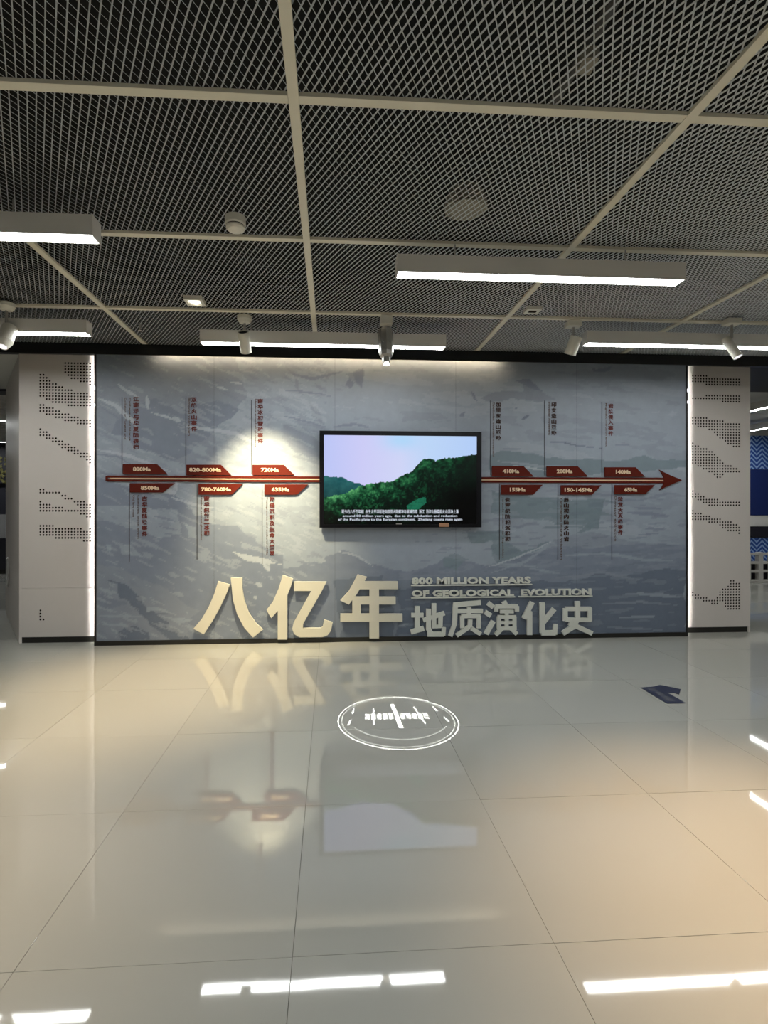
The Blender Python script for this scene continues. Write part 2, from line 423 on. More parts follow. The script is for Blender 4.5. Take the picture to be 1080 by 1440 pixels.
strokes = [(Wh,[(165,540),(180,552),(195,560)],2.2),(Wh,[(212,580),(235,585),(245,590)],1.6),(Wh,[(205,558),(208,575)],3),
 (Wh,[(243,586),(255,592)],3.5),(Wh,[(305,543),(320,548)],2),(Wh,[(322,536),(340,540)],1.6),(Wh,[(262,600),(330,610),(400,640)],3),
 (Wh,[(138,560),(160,570),(185,590),(190,600)],3),(Wh,[(135,632),(180,640),(240,664)],2.6),(Md,[(133,640),(165,642),(190,655)],1.3),
 (Md,[(136,570),(160,582),(172,592)],1.0),(Wh,[(240,700),(275,710),(300,715)],2),(Md,[(225,740),(250,745)],1.5),(Md,[(215,725),(245,733)],1.5),(Md,[(230,750),(252,754)],1.2),
 (Md,[(400,548),(440,552),(470,558)],1.2),(Md,[(400,585),(430,592),(460,600)],1.5),(Md,[(412,527),(440,533),(480,522)],2.5),
 (Md,[(470,600),(500,596),(520,602)],2),(Wh,[(475,776),(505,782),(525,797)],1.2),(Md,[(420,790),(460,793)],1.6),
 (Md,[(704,630),(732,631)],1.2),(Dk,[(765,623),(790,623),(815,628),(846,631)],1.1),(Md,[(866,626),(884,626)],1.2),
 (Dk,[(733,590),(743,583)],1.7),(Dk,[(724,573),(728,574)],1.4),
 (Lt,[(700,648),(760,656),(800,655)],2.2),(Wh,[(720,655),(770,662)],1.5),(Te,[(700,700),(760,706),(850,704),(880,712)],2),
 (Te,[(780,716),(830,718),(860,726)],3),(Te,[(755,742),(790,740),(840,742)],1.6),(Te,[(840,735),(812,750)],3),(Md,[(890,713),(930,716)],2),(Md,[(880,720),(940,726)],2.5),
 (Md,[(905,742),(935,744)],1.4),(Md,[(895,752),(930,750)],1.2),(Lt,[(690,805),(740,790),(775,765)],1.8),(Wh,[(680,800),(730,782),(776,762)],1.3),
 (Lt,[(790,782),(850,778),(905,787),(950,790)],2),(Lt,[(745,800),(790,806)],1.4),(Mg,[(780,812),(850,806),(900,815)],1.5),(Lt,[(880,835),(930,836),(958,840)],2.2),
 (Mg,[(840,850),(900,846),(955,852)],1.5),(Lt,[(870,870),(925,867)],1.7),(Mg,[(850,882),(930,886)],1.5),(Md,[(680,800),(700,796)],2),
 (Mg,[(480,860),(540,855)],1.4),(Lt,[(560,880),(575,876)],1.4),(Lt,[(318,870),(332,872)],1.6),(Lt,[(375,884),(392,888)],2),(Wh,[(358,838),(362,842)],2.5),(Wh,[(360,820),(368,824)],2.5),
 (Dk,[(150,815),(165,820)],1.5),(Lt,[(140,865),(200,868)],2),(Dk,[(190,865),(240,862)],1.2),(Lt,[(145,878),(180,880)],2.5)]
def mural(X, Z):
    px, py = toPx(X, np.full(X.shape, YM), Z)
    wx = (fbm(px/22, py/22, 3, 5)-.5)*16; wy = (fbm(px/30, py/14, 3, 9)-.5)*11
    ax = px+wx; ay = py+wy
    col = np.tile(np.array(Lt), (len(px), 1))
    def put(m_, c, a=1.0): col[m_] = col[m_]*(1-a)+np.array(c)*a
    n1 = fbm(px/70+py/60, py/16-px/90, 4, 21)
    put((n1 > .60), Mg, .5); put(n1 < .36, Wh, .25)
    for c, p in shapes: put(inpoly(ax, ay, p), c, .9)
    n2 = fbm(px/30, py/4.5+px/60, 3, 31); low = (py > 690) & (px > 560)
    put(low & (n2 > .63), Lt, .30); put(low & (n2 < .33), Dk, .35)
    n3 = fbm((px+py*.6)/26, (py-px*.45)/5, 3, 41); lf = px < 460
    put(lf & (n3 > .66), Wh, .30); put(lf & (n3 < .30), Md, .4)
    sx = px+wx*.35; sy = py+wy*.35
    for c, p, w_ in strokes: put(stroke(sx, sy, p, w_), c, .8)
    return np.clip((col*1.0-.02)*np.array([.96, 1.0, 1.06]), 0.02, 1)
mm = vcol_mat('mural_print', 0.42)
edges = [XL+0.018] + [atY(q, 700, YM).x for q in (301, 471, 641, 811)] + [XR-0.018]
for a, b in zip(edges[:-1], edges[1:]):
    p = grid_mesh('mural_panel', a+0.0008, b-0.0008, 0.045, ZT+0.043, YM, 110, 230, mural, mm, wb)
tag(MB().box((XL, YM-0.012, 0), (XL+0.018, YM+0.02, ZT+0.043)).build('trim_2', M['black'], bevel=0.002), kind='structure')
tag(MB().box((XR-0.018, YM-0.012, 0), (XR, YM+0.02, ZT+0.043)).build('trim_3', M['black'], bevel=0.002), kind='structure')
tag(MB().box((XL+0.0185, YM-0.014, 0.001), (XR-0.0185, YM+0.012, 0.045)).build('trim_4', M['plinth'], bevel=0.002), kind='structure')
# LED channels behind both side frames, washing the pillar faces
for s, X in ((1, XL), (-1, XR)):
    t = empty('led_light', ('white LED strip light hidden behind the left black frame of the mural wall' if s > 0 else 'white LED strip light hidden behind the right black frame of the mural wall'), 'light', loc=(X, YM+0.02, 0))
    child(MB().box((min(X, X+s*0.0025), YM+0.0205, 0.05), (max(X, X+s*0.0025), YM+(0.0355 if s > 0 else 0.0335), ZT-0.02)).build('channel', M['black']), t)
    child(MB().box((X+0.0135 if s > 0 else X-0.0165, YM+0.021, 0.05), (X+0.0165 if s > 0 else X-0.0135, YM+0.026, ZT-0.02)).build('strip', M['led']), t)
    for py_, nm in ((545 if s > 0 else 549, 'clip'), (570 if s > 0 else 566, 'clip')):
        z = atY(133 if s > 0 else 966, py_, YM).z
        child(MB().box((X-0.012, YM-0.02, z-0.022 if nm == 'clip' and py_ < 560 else z-0.012), (X+0.012, YM-0.011, z+0.014)).build('clip', M['lens_cool'], bevel=0.003), t)

# ---- perforated pillars
def rng(s):
    out = {}
    for part in s.split(';'):
        c, r = part.split(':'); cs = c.split('-'); rs = r.split('-')
        for ci in range(int(cs[0]), int(cs[-1])+1):
            out.setdefault(ci, set()).update(range(int(rs[0]), int(rs[-1])+1))
    return out
def merge(*d):
    o = {}
    for x in d:
        for k, v in x.items(): o.setdefault(k, set()).update(v)
    return o
LH = merge(rng('8:0-3;9:0-4;10-12:0-5;13-15:0-6;16:0-7'),
 rng('0-1:4-11;2:5-12;3:6-12;4-5:7-13;6-7:8-13;8:9-13;9-10:9-14;11-15:10-14;16:11-14'),
 rng('0-1:14-16;2-4:15-17;5-6:16-18;7:17-18;8-9:17-19;10-11:18-19;12:18-20;13-15:19-20;16:19-21'),
 rng('0:22-24;1:23-24;2:23-25;3:24-25;4-5:25-26;6:26-27;7:26-28;8:27-28;9:27-29;10:28-29;11:28-30;12:29-30;13-14:30-31;15:30-32;16:31-33'),
 rng('0-1:42-43;2-6:43;7:44;8:44-45;9-10:45;11:46;12:46-47;13-14:46-50;15-16:47-51'),
 rng('0:46-49;1-3:47-49;4-7:48-49;8-12:49'), rng('0-4:54-57;5-13:55-58;14-15:56-59;16:55-59'), rng('0:82-85;1:85'))
RH = merge(rng('-1-4:0-2;5:0-3;6-17:1-3') if False else rng('0-4:0-2;5:0-3;6-17:1-3'), rng('0-4:8;5-10:7-8;11-17:7-9'),
 rng('0-1:15-17;2-5:15-18;6-7:16-19;8:16-20;9:16-21;10-11:16-22;12:17-23;13-14:17-24;15-17:17-25'),
 rng('0:24-31;1:25-31;2:25-32;3:26-32;4-5:26-33;6-7:27-34;8:28-35;9:29-36;10:30-36;11:31-35;12-14:32-34;15-16:33-34;17:34'),
 rng('0:41-43;1:42-43;2:42-44;3:43-44;4:43-45;5:44-45;6-9:44-46;10-17:45-46'),
 rng('0:48-51;1-3:49-51;4-5:50-51;6:50-52;7-9:51-52;10:51-53;11-12:52-54;13-14:52-55;15-16:53-55;17:54-56'),
 rng('0:77-78;1-2:78-79;3:79;4-5:79-80;6:80;7-8:80-81;9:79-81;10:77-80;11:76-80;12:76-82;13:75-83;14-15:73-83;16-17:74-83'))
def perforated(name, x0, x1, z0, z1, Y, cx0, pitchx, ncol, rz0, pitchz, holes, m, parent, depth=0.005):
    """flat panel whose front face is pierced by round recessed holes"""
    q = MB(); hd = MB()
    def quad(a, b, c, d): n = len(q.v); q.v.extend([(a, Y, c), (b, Y, c), (b, Y, d), (a, Y, d)]); q.f.append((n, n+1, n+2, n+3))
    h = pitchx/2
    quad(x0, cx0-h, z0, z1); quad(cx0+(ncol-1)*pitchx+h, x1, z0, z1)
    zz = pitchz/2; K = 8; r = min(h, zz)*0.70
    for c in range(ncol):
        X = cx0+c*pitchx; a, b = X-h, X+h; rows = sorted(r_ for r_ in holes.get(c, ()) if z0 < rz0-r_*pitchz-zz and rz0-r_*pitchz+zz < z1)
        top = z1
        for r_ in rows:
            zc = rz0-r_*pitchz
            if top-(zc+zz) > 1e-5: quad(a, b, zc+zz, top)
            n = len(q.v); sq = []; ci = []
            for k in range(K):
                an = math.pi/4*k+math.pi/8; cx_, cz_ = math.cos(an), math.sin(an); s = max(abs(cx_), abs(cz_))
                q.v.append((X+cx_/s*h, Y, zc+cz_/s*zz))
            for k in range(K):
                an = math.pi/4*k+math.pi/8; q.v.append((X+r*math.cos(an), Y, zc+r*math.sin(an)))
            for k in range(K):
                an = math.pi/4*k+math.pi/8; q.v.append((X+r*math.cos(an), Y+depth, zc+r*math.sin(an)))
            corner = []
            for sx_, sz_ in ((1,1),(-1,1),(-1,-1),(1,-1)): corner.append(len(q.v)); q.v.append((X+sx_*h, Y, zc+sz_*zz))
            for k in range(K):
                j = (k+1) % K; q.f.append((n+k, n+j, n+K+j, n+K+k)); q.f.append((n+K+k, n+K+j, n+2*K+j, n+2*K+k))
                if k % 2 == 0 : q.f.append((n+k, corner[k//2], n+j))
            m_ = len(hd.v); hd.v.extend([q.v[n+2*K+k] for k in range(K)]); hd.f.append(tuple(m_+k for k in range(K)))
            top = zc-zz
        if top-z0 > 1e-5: quad(a, b, z0, top)
    # back and edges
    n = len(q.v); t = 0.034
    q.v.extend([(x0, Y, z0), (x1, Y, z0), (x1, Y, z1), (x0, Y, z1), (x0, Y+t, z0), (x1, Y+t, z0), (x1, Y+t, z1), (x0, Y+t, z1)])
    for f in ((0,1,5,4),(1,2,6,5),(2,3,7,6),(3,0,4,7),(7,6,5,4)): q.f.append(tuple(n+i for i in f))
    o = q.build(name, m, parent, recalc=False)
    hd.build('hole_back', M['hole'], o, recalc=False)
    return o
pl = empty('pillar', 'cream pillar with perforated dot pattern left of the mural wall', 'pillar', 'perforated pillars')
pxl = atY(27, 700, YP).x; zs = atY(70, 827, YP).z
cxa = atY(56.6, 560, YP).x; cxb = atY(50+985/12.857, 560, YP).x; pc = (cxb-cxa)/16
rz = atY(70, 510.1, YP).z; rp = rz-atY(70, 595.05, YP).z; rp /= 20
perforated('perforated_panel', pxl, XL+0.05, zs+0.0015, ZT+0.043, YP, cxa, pc, 17, rz, rp, LH, M['pillar'], pl)
perforated('perforated_panel', pxl, XL+0.05, 0.062, zs-0.0015, YP, cxa, pc, 17, rz, rp, LH, M['pillar'], pl)
MB().box((pxl+0.004, YP+0.012, 0), (XL+0.05, YP+0.04, 0.060)).build('plinth', M['plinth'], pl)
spx, spy = -4.257, 7.08
# splayed side face
d = Vector((spx-pxl, spy-YP, 0)); nrm = Vector((d.y, -d.x, 0)).normalized()*0.02
def wallpoly(a, b, z0, z1): return [(a[0], a[1], z0), (b[0], b[1], z0), (b[0], b[1], z1), (a[0], a[1], z1)]
P0 = Vector((pxl, YP, 0)); P1 = Vector((spx, spy, 0)); Pm = P0.lerp(P1, 0.62)
back = Vector((0.02, 0.012, 0))
MB().prism(wallpoly(P0, P1, 0.0, 0.50), back).build('side_panel', M['pillar'], pl)
MB().prism(wallpoly(P0, P1, 0.503, ZT+0.07), back).build('side_panel', M['pillar'], pl)
# ring pull on the side panel
rc = P0.lerp(P1, 0.66); rcz = 0.60; dd = d.normalized(); nn = Vector((dd.y, -dd.x, 0)); nn = -nn if nn.y > 0 else nn
pts = []
for k in range(17):
    a = 2*math.pi*k/16; pts.append(Vector((rc.x, rc.y, rcz))+dd*0.12*math.cos(a)+Vector((0, 0, 0.17*math.sin(a)))+nn*0.02)
MB().tube(pts, 0.012, 8).build('ring_handle', M['steel'], pl)
pr = empty('pillar', 'cream pillar with perforated dot pattern right of the mural wall', 'pillar', 'perforated pillars')
pxr = atY(1055, 700, YP).x
cxa = atY(974.4, 560, YP).x; cxb = atY(962+947/12.857, 560, YP).x; pc = (cxb-cxa)/16
rz = atY(1008, 528.9, YP).z; rp = (rz-atY(1008, 671, YP).z)/36
perforated('perforated_panel', XR-0.05, pxr, 0.062, ZT+0.043, YP, cxa, pc, 18, rz, rp, RH, M['pillar'], pr)
MB().box((XR-0.05, YP+0.012, 0), (atY(1052, 890, YP).x, YP+0.04, 0.060)).build('plinth', M['plinth'], pr)
MB().prism([(pxr, YP+0.001, 0.0), (pxr, YP+0.55, 0), (pxr, YP+0.55, ZT), (pxr, YP+0.001, ZT)], (-0.02, 0, 0)).build('side_panel', M['pillar'], pr)
MB().box((XL, YP+0.5, 0), (pxr-0.03, YP+0.53, ZT)).build('back_panel', M['pillar'], pr)

# ================================================================== TELEVISION
YT = YM-0.07
a = atY(449.3, 605.5, YT); b = atY(677, 741.6, YT)
tv = empty('television', 'black wall mounted television showing a green mountain landscape under pale sky', 'television', loc=((a.x+b.x)/2, YM-0.002, b.z))
bz = 0.036
q = MB(); q.box((a.x, YT, b.z), (b.x, YT+0.045, a.z)); child(q.build('casing', M['tv_black'], bevel=0.004), tv)
q = MB(); s0, s1, t0, t1 = atY(455.5, 0, YT).x, atY(670.3, 0, YT).x, b.z+0.035, a.z-0.045
for r0, r1 in (((a.x, t1), (b.x, a.z)), ((a.x, b.z), (b.x, t0)), ((a.x, t0), (s0, t1)), ((s1, t0), (b.x, t1))):
    q.box((r0[0], YT-0.006, r0[1]), (r1[0], YT-0.0005, r1[1]))
child(q.build('bezel', M['tv_black']), tv)
child(MB().box((a.x+0.5, YT+0.0455, b.z+0.72), (b.x-0.5, YM-0.001, a.z-0.08)).build('wall_bracket', M['tv_black']), tv)
def screen_col(X, Z):
    u = (X-s0)/(s1-s0)*928; v = (t1-Z)/(t1-t0)*542      # crop-like coordinates
    U = u+67; Vv = v+95
    n = fbm(U/26, Vv/26, 4, 3); nf = fbm(U/9, Vv/9, 3, 8)
    sky = np.stack([np.interp(U, [67, 300, 530, 700, 995], [.50,.60,.62,.50,.44]), np.interp(U, [67, 300, 530, 700, 995], [.56,.60,.66,.66,.60]), np.full(U.shape, .92)], 1)
    g_ = np.exp(-((U-530)/110)**2-((Vv-120)/60)**2)[:, None]; sky = sky*(1-g_*.5)+np.array([.25, .68, .95])*g_*.5
    col = sky.copy()
    def hill(pts, jag): return Vv > np.interp(U, [p[0] for p in pts], [p[1] for p in pts])+(fbm(U/14, U*0+1, 3, 4)-.5)*jag
    h1 = hill([(67,342),(130,350),(180,352),(230,378),(300,395),(400,420),(995,700)], 14)
    c1 = np.stack([.004+.02*n, .05+.07*n, .06+.06*n], 1); c1 *= np.clip(1.5-(Vv-340)/160, .3, 2)[:, None]; col[h1] = c1[h1]
    h2 = hill([(67,475),(180,455),(230,432),(320,392),(420,380),(480,372),(530,345),(600,310),(640,262),(670,238),(700,232),(745,250),(800,228),(860,232),(910,212),(995,205)], 18)
    edge = Vv-np.interp(U, [67,180,230,320,420,480,530,600,640,670,745,860,995], [475,455,432,392,380,372,345,310,262,238,250,232,205])
    lit = np.clip(np.exp(-edge/55.)*.8+.32*np.clip((nf-.48)*5, 0, 1), 0, 1)*np.clip(1.15-(U-250)/700, .08, 1)
    lit *= np.clip((n-.25)*2.6, 0.15, 1.2)
    lit = lit**1.35
    c2 = np.stack([.002+.12*lit**1.6, .006+.40*lit, .004+.14*lit], 1)
    fade = np.clip(1-np.clip((U-620)/260, 0, 1)*np.clip((Vv-330)/120, 0, 1), 0.02, 1)*np.clip((650-Vv)/170, 0.02, 1)
    c2 *= fade[:, None]; col[h2] = c2[h2]
    h3 = inpoly(U, Vv, [(565,525),(600,500),(640,480),(680,470),(685,505),(640,545),(600,560),(570,545)]); col[h3] = np.array([.01, .13, .07])*(0.6+nf[h3][:, None]*.8)
    return np.clip(col, 0, 1)
sc = grid_mesh('screen', s0, s1, t0, t1, YT-0.002, 260, 150, screen_col, vcol_mat('screen_picture', 0.25, True, 1.0), None)
child(sc, tv)
def tvt(txt, x0, x1, y0, y1):
    pa = atY(x0, y1, YT-0.003); pb = atY(x1, y0, YT-0.003)
    o = place_text('subtitle_text', txt, pa.x, pb.x, pa.z, pb.z, YT-0.0025, M['caption'], None, bold=0.012, depth=0.001); child(o, tv)
tvt('距今约八千万年前  由于太平洋板块向欧亚大陆俯冲与消减作用  浙江  沿海山脉隆起火山活动上涌', 480.5, 644.5, 716.5, 722.3)
tvt('around 80 million years ago,  due to the subduction and reduction', 482, 643, 723.6, 728.0)
tvt('of the Pacific plate to the Eurasian continent,  Zhejiang coasts rose again', 475.5, 650, 728.8, 733.0)
p = atY(561, 736.6, YT-0.007); child(MB().box((p.x-0.03, YT-0.0085, p.z-0.006), (p.x+0.03, YT-0.0062, p.z+0.006)).build('badge', M['steel']), tv)
p = atY(624.5, 738.3, YT-0.007); child(MB().box((p.x-0.05, YT-0.009, p.z-0.018), (p.x+0.05, YT-0.0062, p.z+0.02)).build('sticker', M['tag']), tv)

# ================================================================== TIMELINE
Ya = YM-0.012
zr = atY(550, 674.3, Ya).z
ar = empty('timeline_arrow', 'long thin dark red arrow running across the mural wall behind the television', 'arrow', loc=(0, Ya, zr))
xl_ = atY(148, 672, Ya).x; tip = atY(959.4, 675, Ya); xn = atY(933.5, 675, Ya).x
for z0_, z1_ in ((0.007, 0.029), (-0.029, -0.007)):
    q = MB(); pts = [(xl_+0.02, Ya, zr+z0_), (xn, Ya, zr+z0_), (xn, Ya, zr+z1_), (xl_+0.02, Ya, zr+z1_), (xl_+0.004, Ya, zr+z1_*0.6+z0_*0.4 if z0_ > 0 else zr+z1_*0.5+z0_*0.5)]
    q.prism(pts, (0, 0.0115, 0)); child(q.build('rail', M['red']), ar)
child(MB().box((xl_+0.04, Ya+0.0035, zr-0.007), (xn+0.1, Ya+0.0115, zr+0.007)).build('inner_line', M['peach']), ar)
child(MB().box((xl_, Ya, zr-0.022), (xl_+0.022, Ya+0.0114, zr+0.022)).build('end_cap', M['red'], bevel=0.004), ar)
def poly_px(pts, Y, dy):
    q = MB(); q.prism([atY(x, y, Y) for x, y in pts], (0, dy, 0)); return q
hu = [(933.5, 671.5), (932, 668), (930, 664.5), (927.2, 660.6), (935, 664.6), (945, 669.2), (953, 672.5), (959.5, 675.2), (953, 677.8), (945, 681), (936, 685.2), (927.6, 689.2), (931, 685), (933, 681.5), (933.5, 679)]
child(poly_px(hu, Ya-0.002, 0.013).build('arrow_head', M['red']), ar)

markers = [ # plate poly (x0,y0,x1top,x2bottom,y1), year, leader(x,y0,y1), title(text,x,y0,y1), subs, upper?
 ((172.6,652.5,220.5,235.5,667), '880Ma', (171,558,667), ('江南洋与华夏陆碰撞',191,557,633), [('Collision of Yangtze and',176,559,618),('Cathaysia old blocks',182.5,559,620)], 1, 'peach', (186,213)),
 ((262,653.4,310.4,325.2,668.2), '820-800Ma', (261,560,669), ('双峰火山事件',272.7,558,607), [('Bimodal volcanism',266.3,559,613)], 1, 'peach', (265,312)),
 ((354.8,653.6,399,414,668.2), '720Ma', (353.5,562,669), ('南华冰期雪球事件',366,560,624), [('Nanhua snowball glaciation',359.3,561,628)], 1, 'peach', (366,393)),
 ((182.6,679.5,228.5,245.6,692.6), '850Ma', (181.3,680,790), ('古华夏陆块事件',203,697,755), [('Old land mass',188,696,727),('Cathaysia block event',194.2,696,758)], 0, 'peach', (197,225)),
 ((278.9,680.4,325.7,341.6,695.7), '780-760Ma', (276.8,681,787), ('南华纪第二冰期',290.5,697,754), [('Nanhua second glaciation',283,698,760)], 0, 'peach', (282,326)),
 ((371.6,681,417.5,433.7,695.7), '635Ma', (368.5,682,793), ('海侵沉积及生命大爆发',382.5,698,782), [('Transgression and outburst of life',375.3,699,780)], 0, 'peach', (381,408)),
 ((692,655.3,736.4,750.4,669.8), '418Ma', (690.2,563,671), ('加里东造山运动',700.9,565,620), [('Caledonian mountain movement',694.2,565,643)], 1, 'x', (706,731)),
 ((769,655.6,812.6,826.8,669.8), '200Ma', (766.5,563,671), ('印支造山运动',779,565,613), [('Indosinian movement',772.6,565,612)], 1, 'x', (782,806)),
 ((850.5,657,894,907.4,670.4), '140Ma', (847,565,671), ('岩浆侵入事件',859,567,613.5), [('Magmatic intrusion event',852.2,567,628)], 1, 'x', (865,888)),
 ((705,681.6,749.8,763.7,695.6), '155Ma', (702.8,680,787), ('侏罗纪陆相沉积期',713.9,699,762), [('Jurassic continental deposition',707.2,699,784)], 0, 'x', (716,740)),
 ((788.9,682.2,832.7,846,695.6), '150-145Ma', (785,680,787), ('燕山期内陆火山岩',796.6,699,762), [('Yanshanian inland volcanism',789.6,699,787)], 0, 'x', (793,834)),
 ((864.4,682,907.4,921.3,695), '65Ma', (861,680,787), ('恐龙大灭绝事件',872.5,698,753), [('Dinosaur extinction',865.6,698,761)], 0, 'x', (877,897)),
]
for (x0,y0,xt,xb_,y1), yr, ld, ti_, subs, up, tc_, (ya_, yb_) in markers:
    c0 = atY(x0, (y0+y1)/2, Ya)
    pos = 'above' if up else 'below'
    t = empty('event_marker', f'dark red slanted label reading {yr} with its vertical caption {pos} the timeline arrow', 'sign', 'timeline event labels', loc=(c0.x, Ya, c0.z))
    pts = [(x0,y0),(xt,y0),(xb_,y1),(x0,y1)] if up else [(x0,y0),(xb_,y0),(xt,y1),(x0,y1)]
    child(poly_px(pts, Ya-0.006, 0.016).build('plate', M['red'], bevel=0.001), t)
    ym = (y0+y1)/2; pa = atY(ya_+1, ym+2.8, Ya-0.007); pb = atY(yb_-1, ym-2.8, Ya-0.007)
    child(place_text('year_text', yr, pa.x, pb.x, pa.z, pb.z, Ya-0.0062, M['peach'], None, bold=0.035, depth=0.003), t)
    la = atY(ld[0], ld[1], Ya); lb = atY(ld[0], min(ld[2], y1-1.5) if up else ld[2], Ya)
    child(MB().box((la.x-0.0024, YM-0.005, lb.z), (la.x+0.0024, YM-0.0004, la.z)).build('leader_line', M['line']), t)
    A = atY(ti_[1], ti_[2], YM-0.005); B = atY(ti_[1], ti_[3], YM-0.005)
    child(vertical_chars('caption_text', ti_[0], A.x, 0.027, A.z, B.z, YM-0.0004, M['red_txt'] if tc_ == 'peach' or ti_[1] > 855 else M['brown_txt'], bpy.data.objects.new('tmp', None), bold=0.034), t)
    for s_, sx_, sy0, sy1 in subs:
        A = atY(sx_-1.5, sy0, YM); B = atY(sx_+1.5, sy1, YM)
        child(place_text('english_text', s_, A.x, B.x, B.z, A.z, YM-0.0004, M['sub_txt'], None, bold=0.012, depth=0.002, rot=90), t)

# ================================================================== TITLE LETTERS
Yl = YM-0.045
def lc(pts): return [(260+x/3.6, 780+y/3.6) for x, y in pts]
big = {
 'ba': [[(168,135),(227,152),(205,210),(176,270),(140,335),(95,403),(43,375),(85,325),(120,265),(148,200)],
        [(232,118),(290,118),(290,170),(300,232),(324,298),(360,348),(395,380),(345,420),(300,370),(265,303),(243,228)]],
 'yi': [[(495,103),(547,122),(535,165),(518,207),(518,430),(470,430),(470,285),(437,322),(413,280),(445,238),(475,170)],
        [(552,137),(717,137),(690,190),(612,326),(598,352),(597,372),(688,372),(698,364),(705,330),(748,343),(740,385),(722,408),(695,418),(580,418),(552,402),(543,375),(550,345),(575,300),(640,184),(552,184)]],
 'nian': [[(875,100),(922,113),(900,150),(870,200),(830,253),(787,232),(830,185),(855,140)], [(880,135),(1079,135),(1079,175),(865,175)],
        [(848,213),(1067,213),(1067,252),(848,252)], [(848,252),(890,252),(890,300),(848,300)], [(787,300),(1102,300),(1102,340),(787,340)],
        [(935,175),(983,175),(983,213),(935,213)], [(935,252),(983,252),(983,300),(935,300)], [(935,340),(983,340),(983,424),(935,424)]]}
bl = {'ba': 'large cream Chinese character for eight, first and leftmost of the wall title', 'yi': 'large cream Chinese character for hundred million, second of the wall title',
      'nian': 'large cream Chinese character for year, third of the wall title'}
for k in ('ba', 'yi', 'nian'):
    q = MB()
    for p in big[k]: q.prism([atY(x, y, Yl-0.0006*big[k].index(p)) for x, y in lc(p)], (0, 0.03, 0))
    o = centre_origin(q.build('title_letter', M['cream'])); tag(o, bl[k], 'letter', 'raised title letters')
    zb = min((o.matrix_world @ v.co).z for v in o.data.vertices)
    for dx in (-0.05, 0.05):
        pass
def sc_(pts): return [(540+x/3.375, 780+y/3.375) for x, y in pts]
def bar(a, b, w0, w1=None):
    w0 *= 1.16; w1 = w0 if w1 is None else w1; ax, ay = a; bx_, by_ = b; L = math.hypot(bx_-ax, by_-ay); nx, ny = -(by_-ay)/L, (bx_-ax)/L
    return [(ax+nx*w0/2, ay+ny*w0/2), (bx_+nx*w1/2, by_+ny*w1/2), (bx_-nx*w1/2, by_-ny*w1/2), (ax-nx*w0/2, ay-ny*w0/2)]
# four smaller characters, strokes laid out one by one
small = {
 'di': [bar((158,245),(158,365),20), bar((130,288),(188,288),18), bar((128,368),(190,350),20), bar((186,312),(288,278),18), bar((212,258),(212,360),20), bar((212,350),(225,380),20), bar((205,378),(285,378),20), bar((282,385),(285,345),16), bar((238,232),(238,350),18), bar((270,285),(268,340),18), bar((245,342),(275,340),14)],
 'zhi': [bar((330,240),(460,228),20), bar((340,235),(335,330),20), bar((337,325),(315,388),18), bar((345,268),(470,268),17), bar((405,250),(403,290),18), bar((368,292),(458,292),17), bar((372,290),(372,350),17), bar((450,290),(450,350),17), bar((410,308),(408,345),18), bar((408,342),(345,385),17), bar((415,350),(460,378),18)],
 'yan': [bar((495,230),(520,250),20), bar((480,272),(508,290),20), bar((520,315),(485,378),20), bar((570,222),(578,240),20), bar((530,246),(636,246),17), bar((534,245),(534,270),17), bar((632,245),(632,270),17), bar((552,270),(616,270),15), bar((540,296),(628,296),14), bar((546,294),(546,352),16), bar((620,294),(620,352),16), bar((583,270),(583,352),16), bar((546,323),(620,323),13), bar((540,350),(630,350),15), bar((560,352),(530,382),17), bar((605,352),(632,378),17)],
 'hua': [bar((705,225),(665,305),20), bar((692,270),(692,382),21), bar((752,228),(752,372),21), bar((748,372),(815,372),21), bar((812,380),(815,330),17), bar((810,258),(755,325),19)],
 'shi': [bar((862,258),(985,258),17), bar((862,255),(862,315),18), bar((978,255),(978,315),18), bar((862,310),(985,310),17), bar((920,222),(920,310),20), bar((918,310),(895,350),20), bar((897,345),(850,375),20), bar((880,325),(990,375),20,22)]}
sl = {'di': 'smaller pale Chinese character for earth, fourth of the wall title below the English lines', 'zhi': 'smaller pale Chinese character for quality, fifth of the wall title',
 'yan': 'smaller pale Chinese character with water dots, sixth of the wall title', 'hua': 'smaller pale Chinese character for change, seventh of the wall title', 'shi': 'smaller pale Chinese character for history, last of the wall title'}
for k in ('di', 'zhi', 'yan', 'hua', 'shi'):
    q = MB()
    for i, p in enumerate(small[k]): q.prism([atY(x, y, Yl+0.005-0.0004*i) for x, y in sc_(p)], (0, 0.025, 0))
    tag(centre_origin(q.build('title_letter', M['cream2'])), sl[k], 'letter', 'raised title letters')
for txt, x0, x1, yt, yb2, uy, ulx in (('800 MILLION YEARS', 579.3, 747.5, 811.0, 822.3, 823.6, [(578.5, 749)]), ('OF GEOLOGICAL  EVOLUTION', 579.5, 832.5, 827.8, 839.8, 841.2, [(578.5, 725), (730, 834)])):
    A = atY(x0, yb2, Yl); B = atY(x1, yt, Yl)
    t = empty('title_line', ('pale raised English line reading 800 MILLION YEARS on the mural wall' if '800' in txt else 'pale raised English line reading OF GEOLOGICAL EVOLUTION on the mural wall'), 'sign', 'English title lines', loc=((A.x+B.x)/2, Yl, A.z))
    child(place_text('lettering', txt, A.x, B.x, A.z, B.z, Yl+0.03, M['cream2'], None, bold=0.042, depth=0.02), t)
    for u0, u1 in ulx:
        U0 = atY(u0, uy+0.7, Yl); U1 = atY(u1, uy-0.7, Yl)
        child(MB().box((U0.x, Yl+0.008, A.z-0.016), (U1.x, Yl+0.03, A.z-0.004)).build('underline', M['cream2']), t)

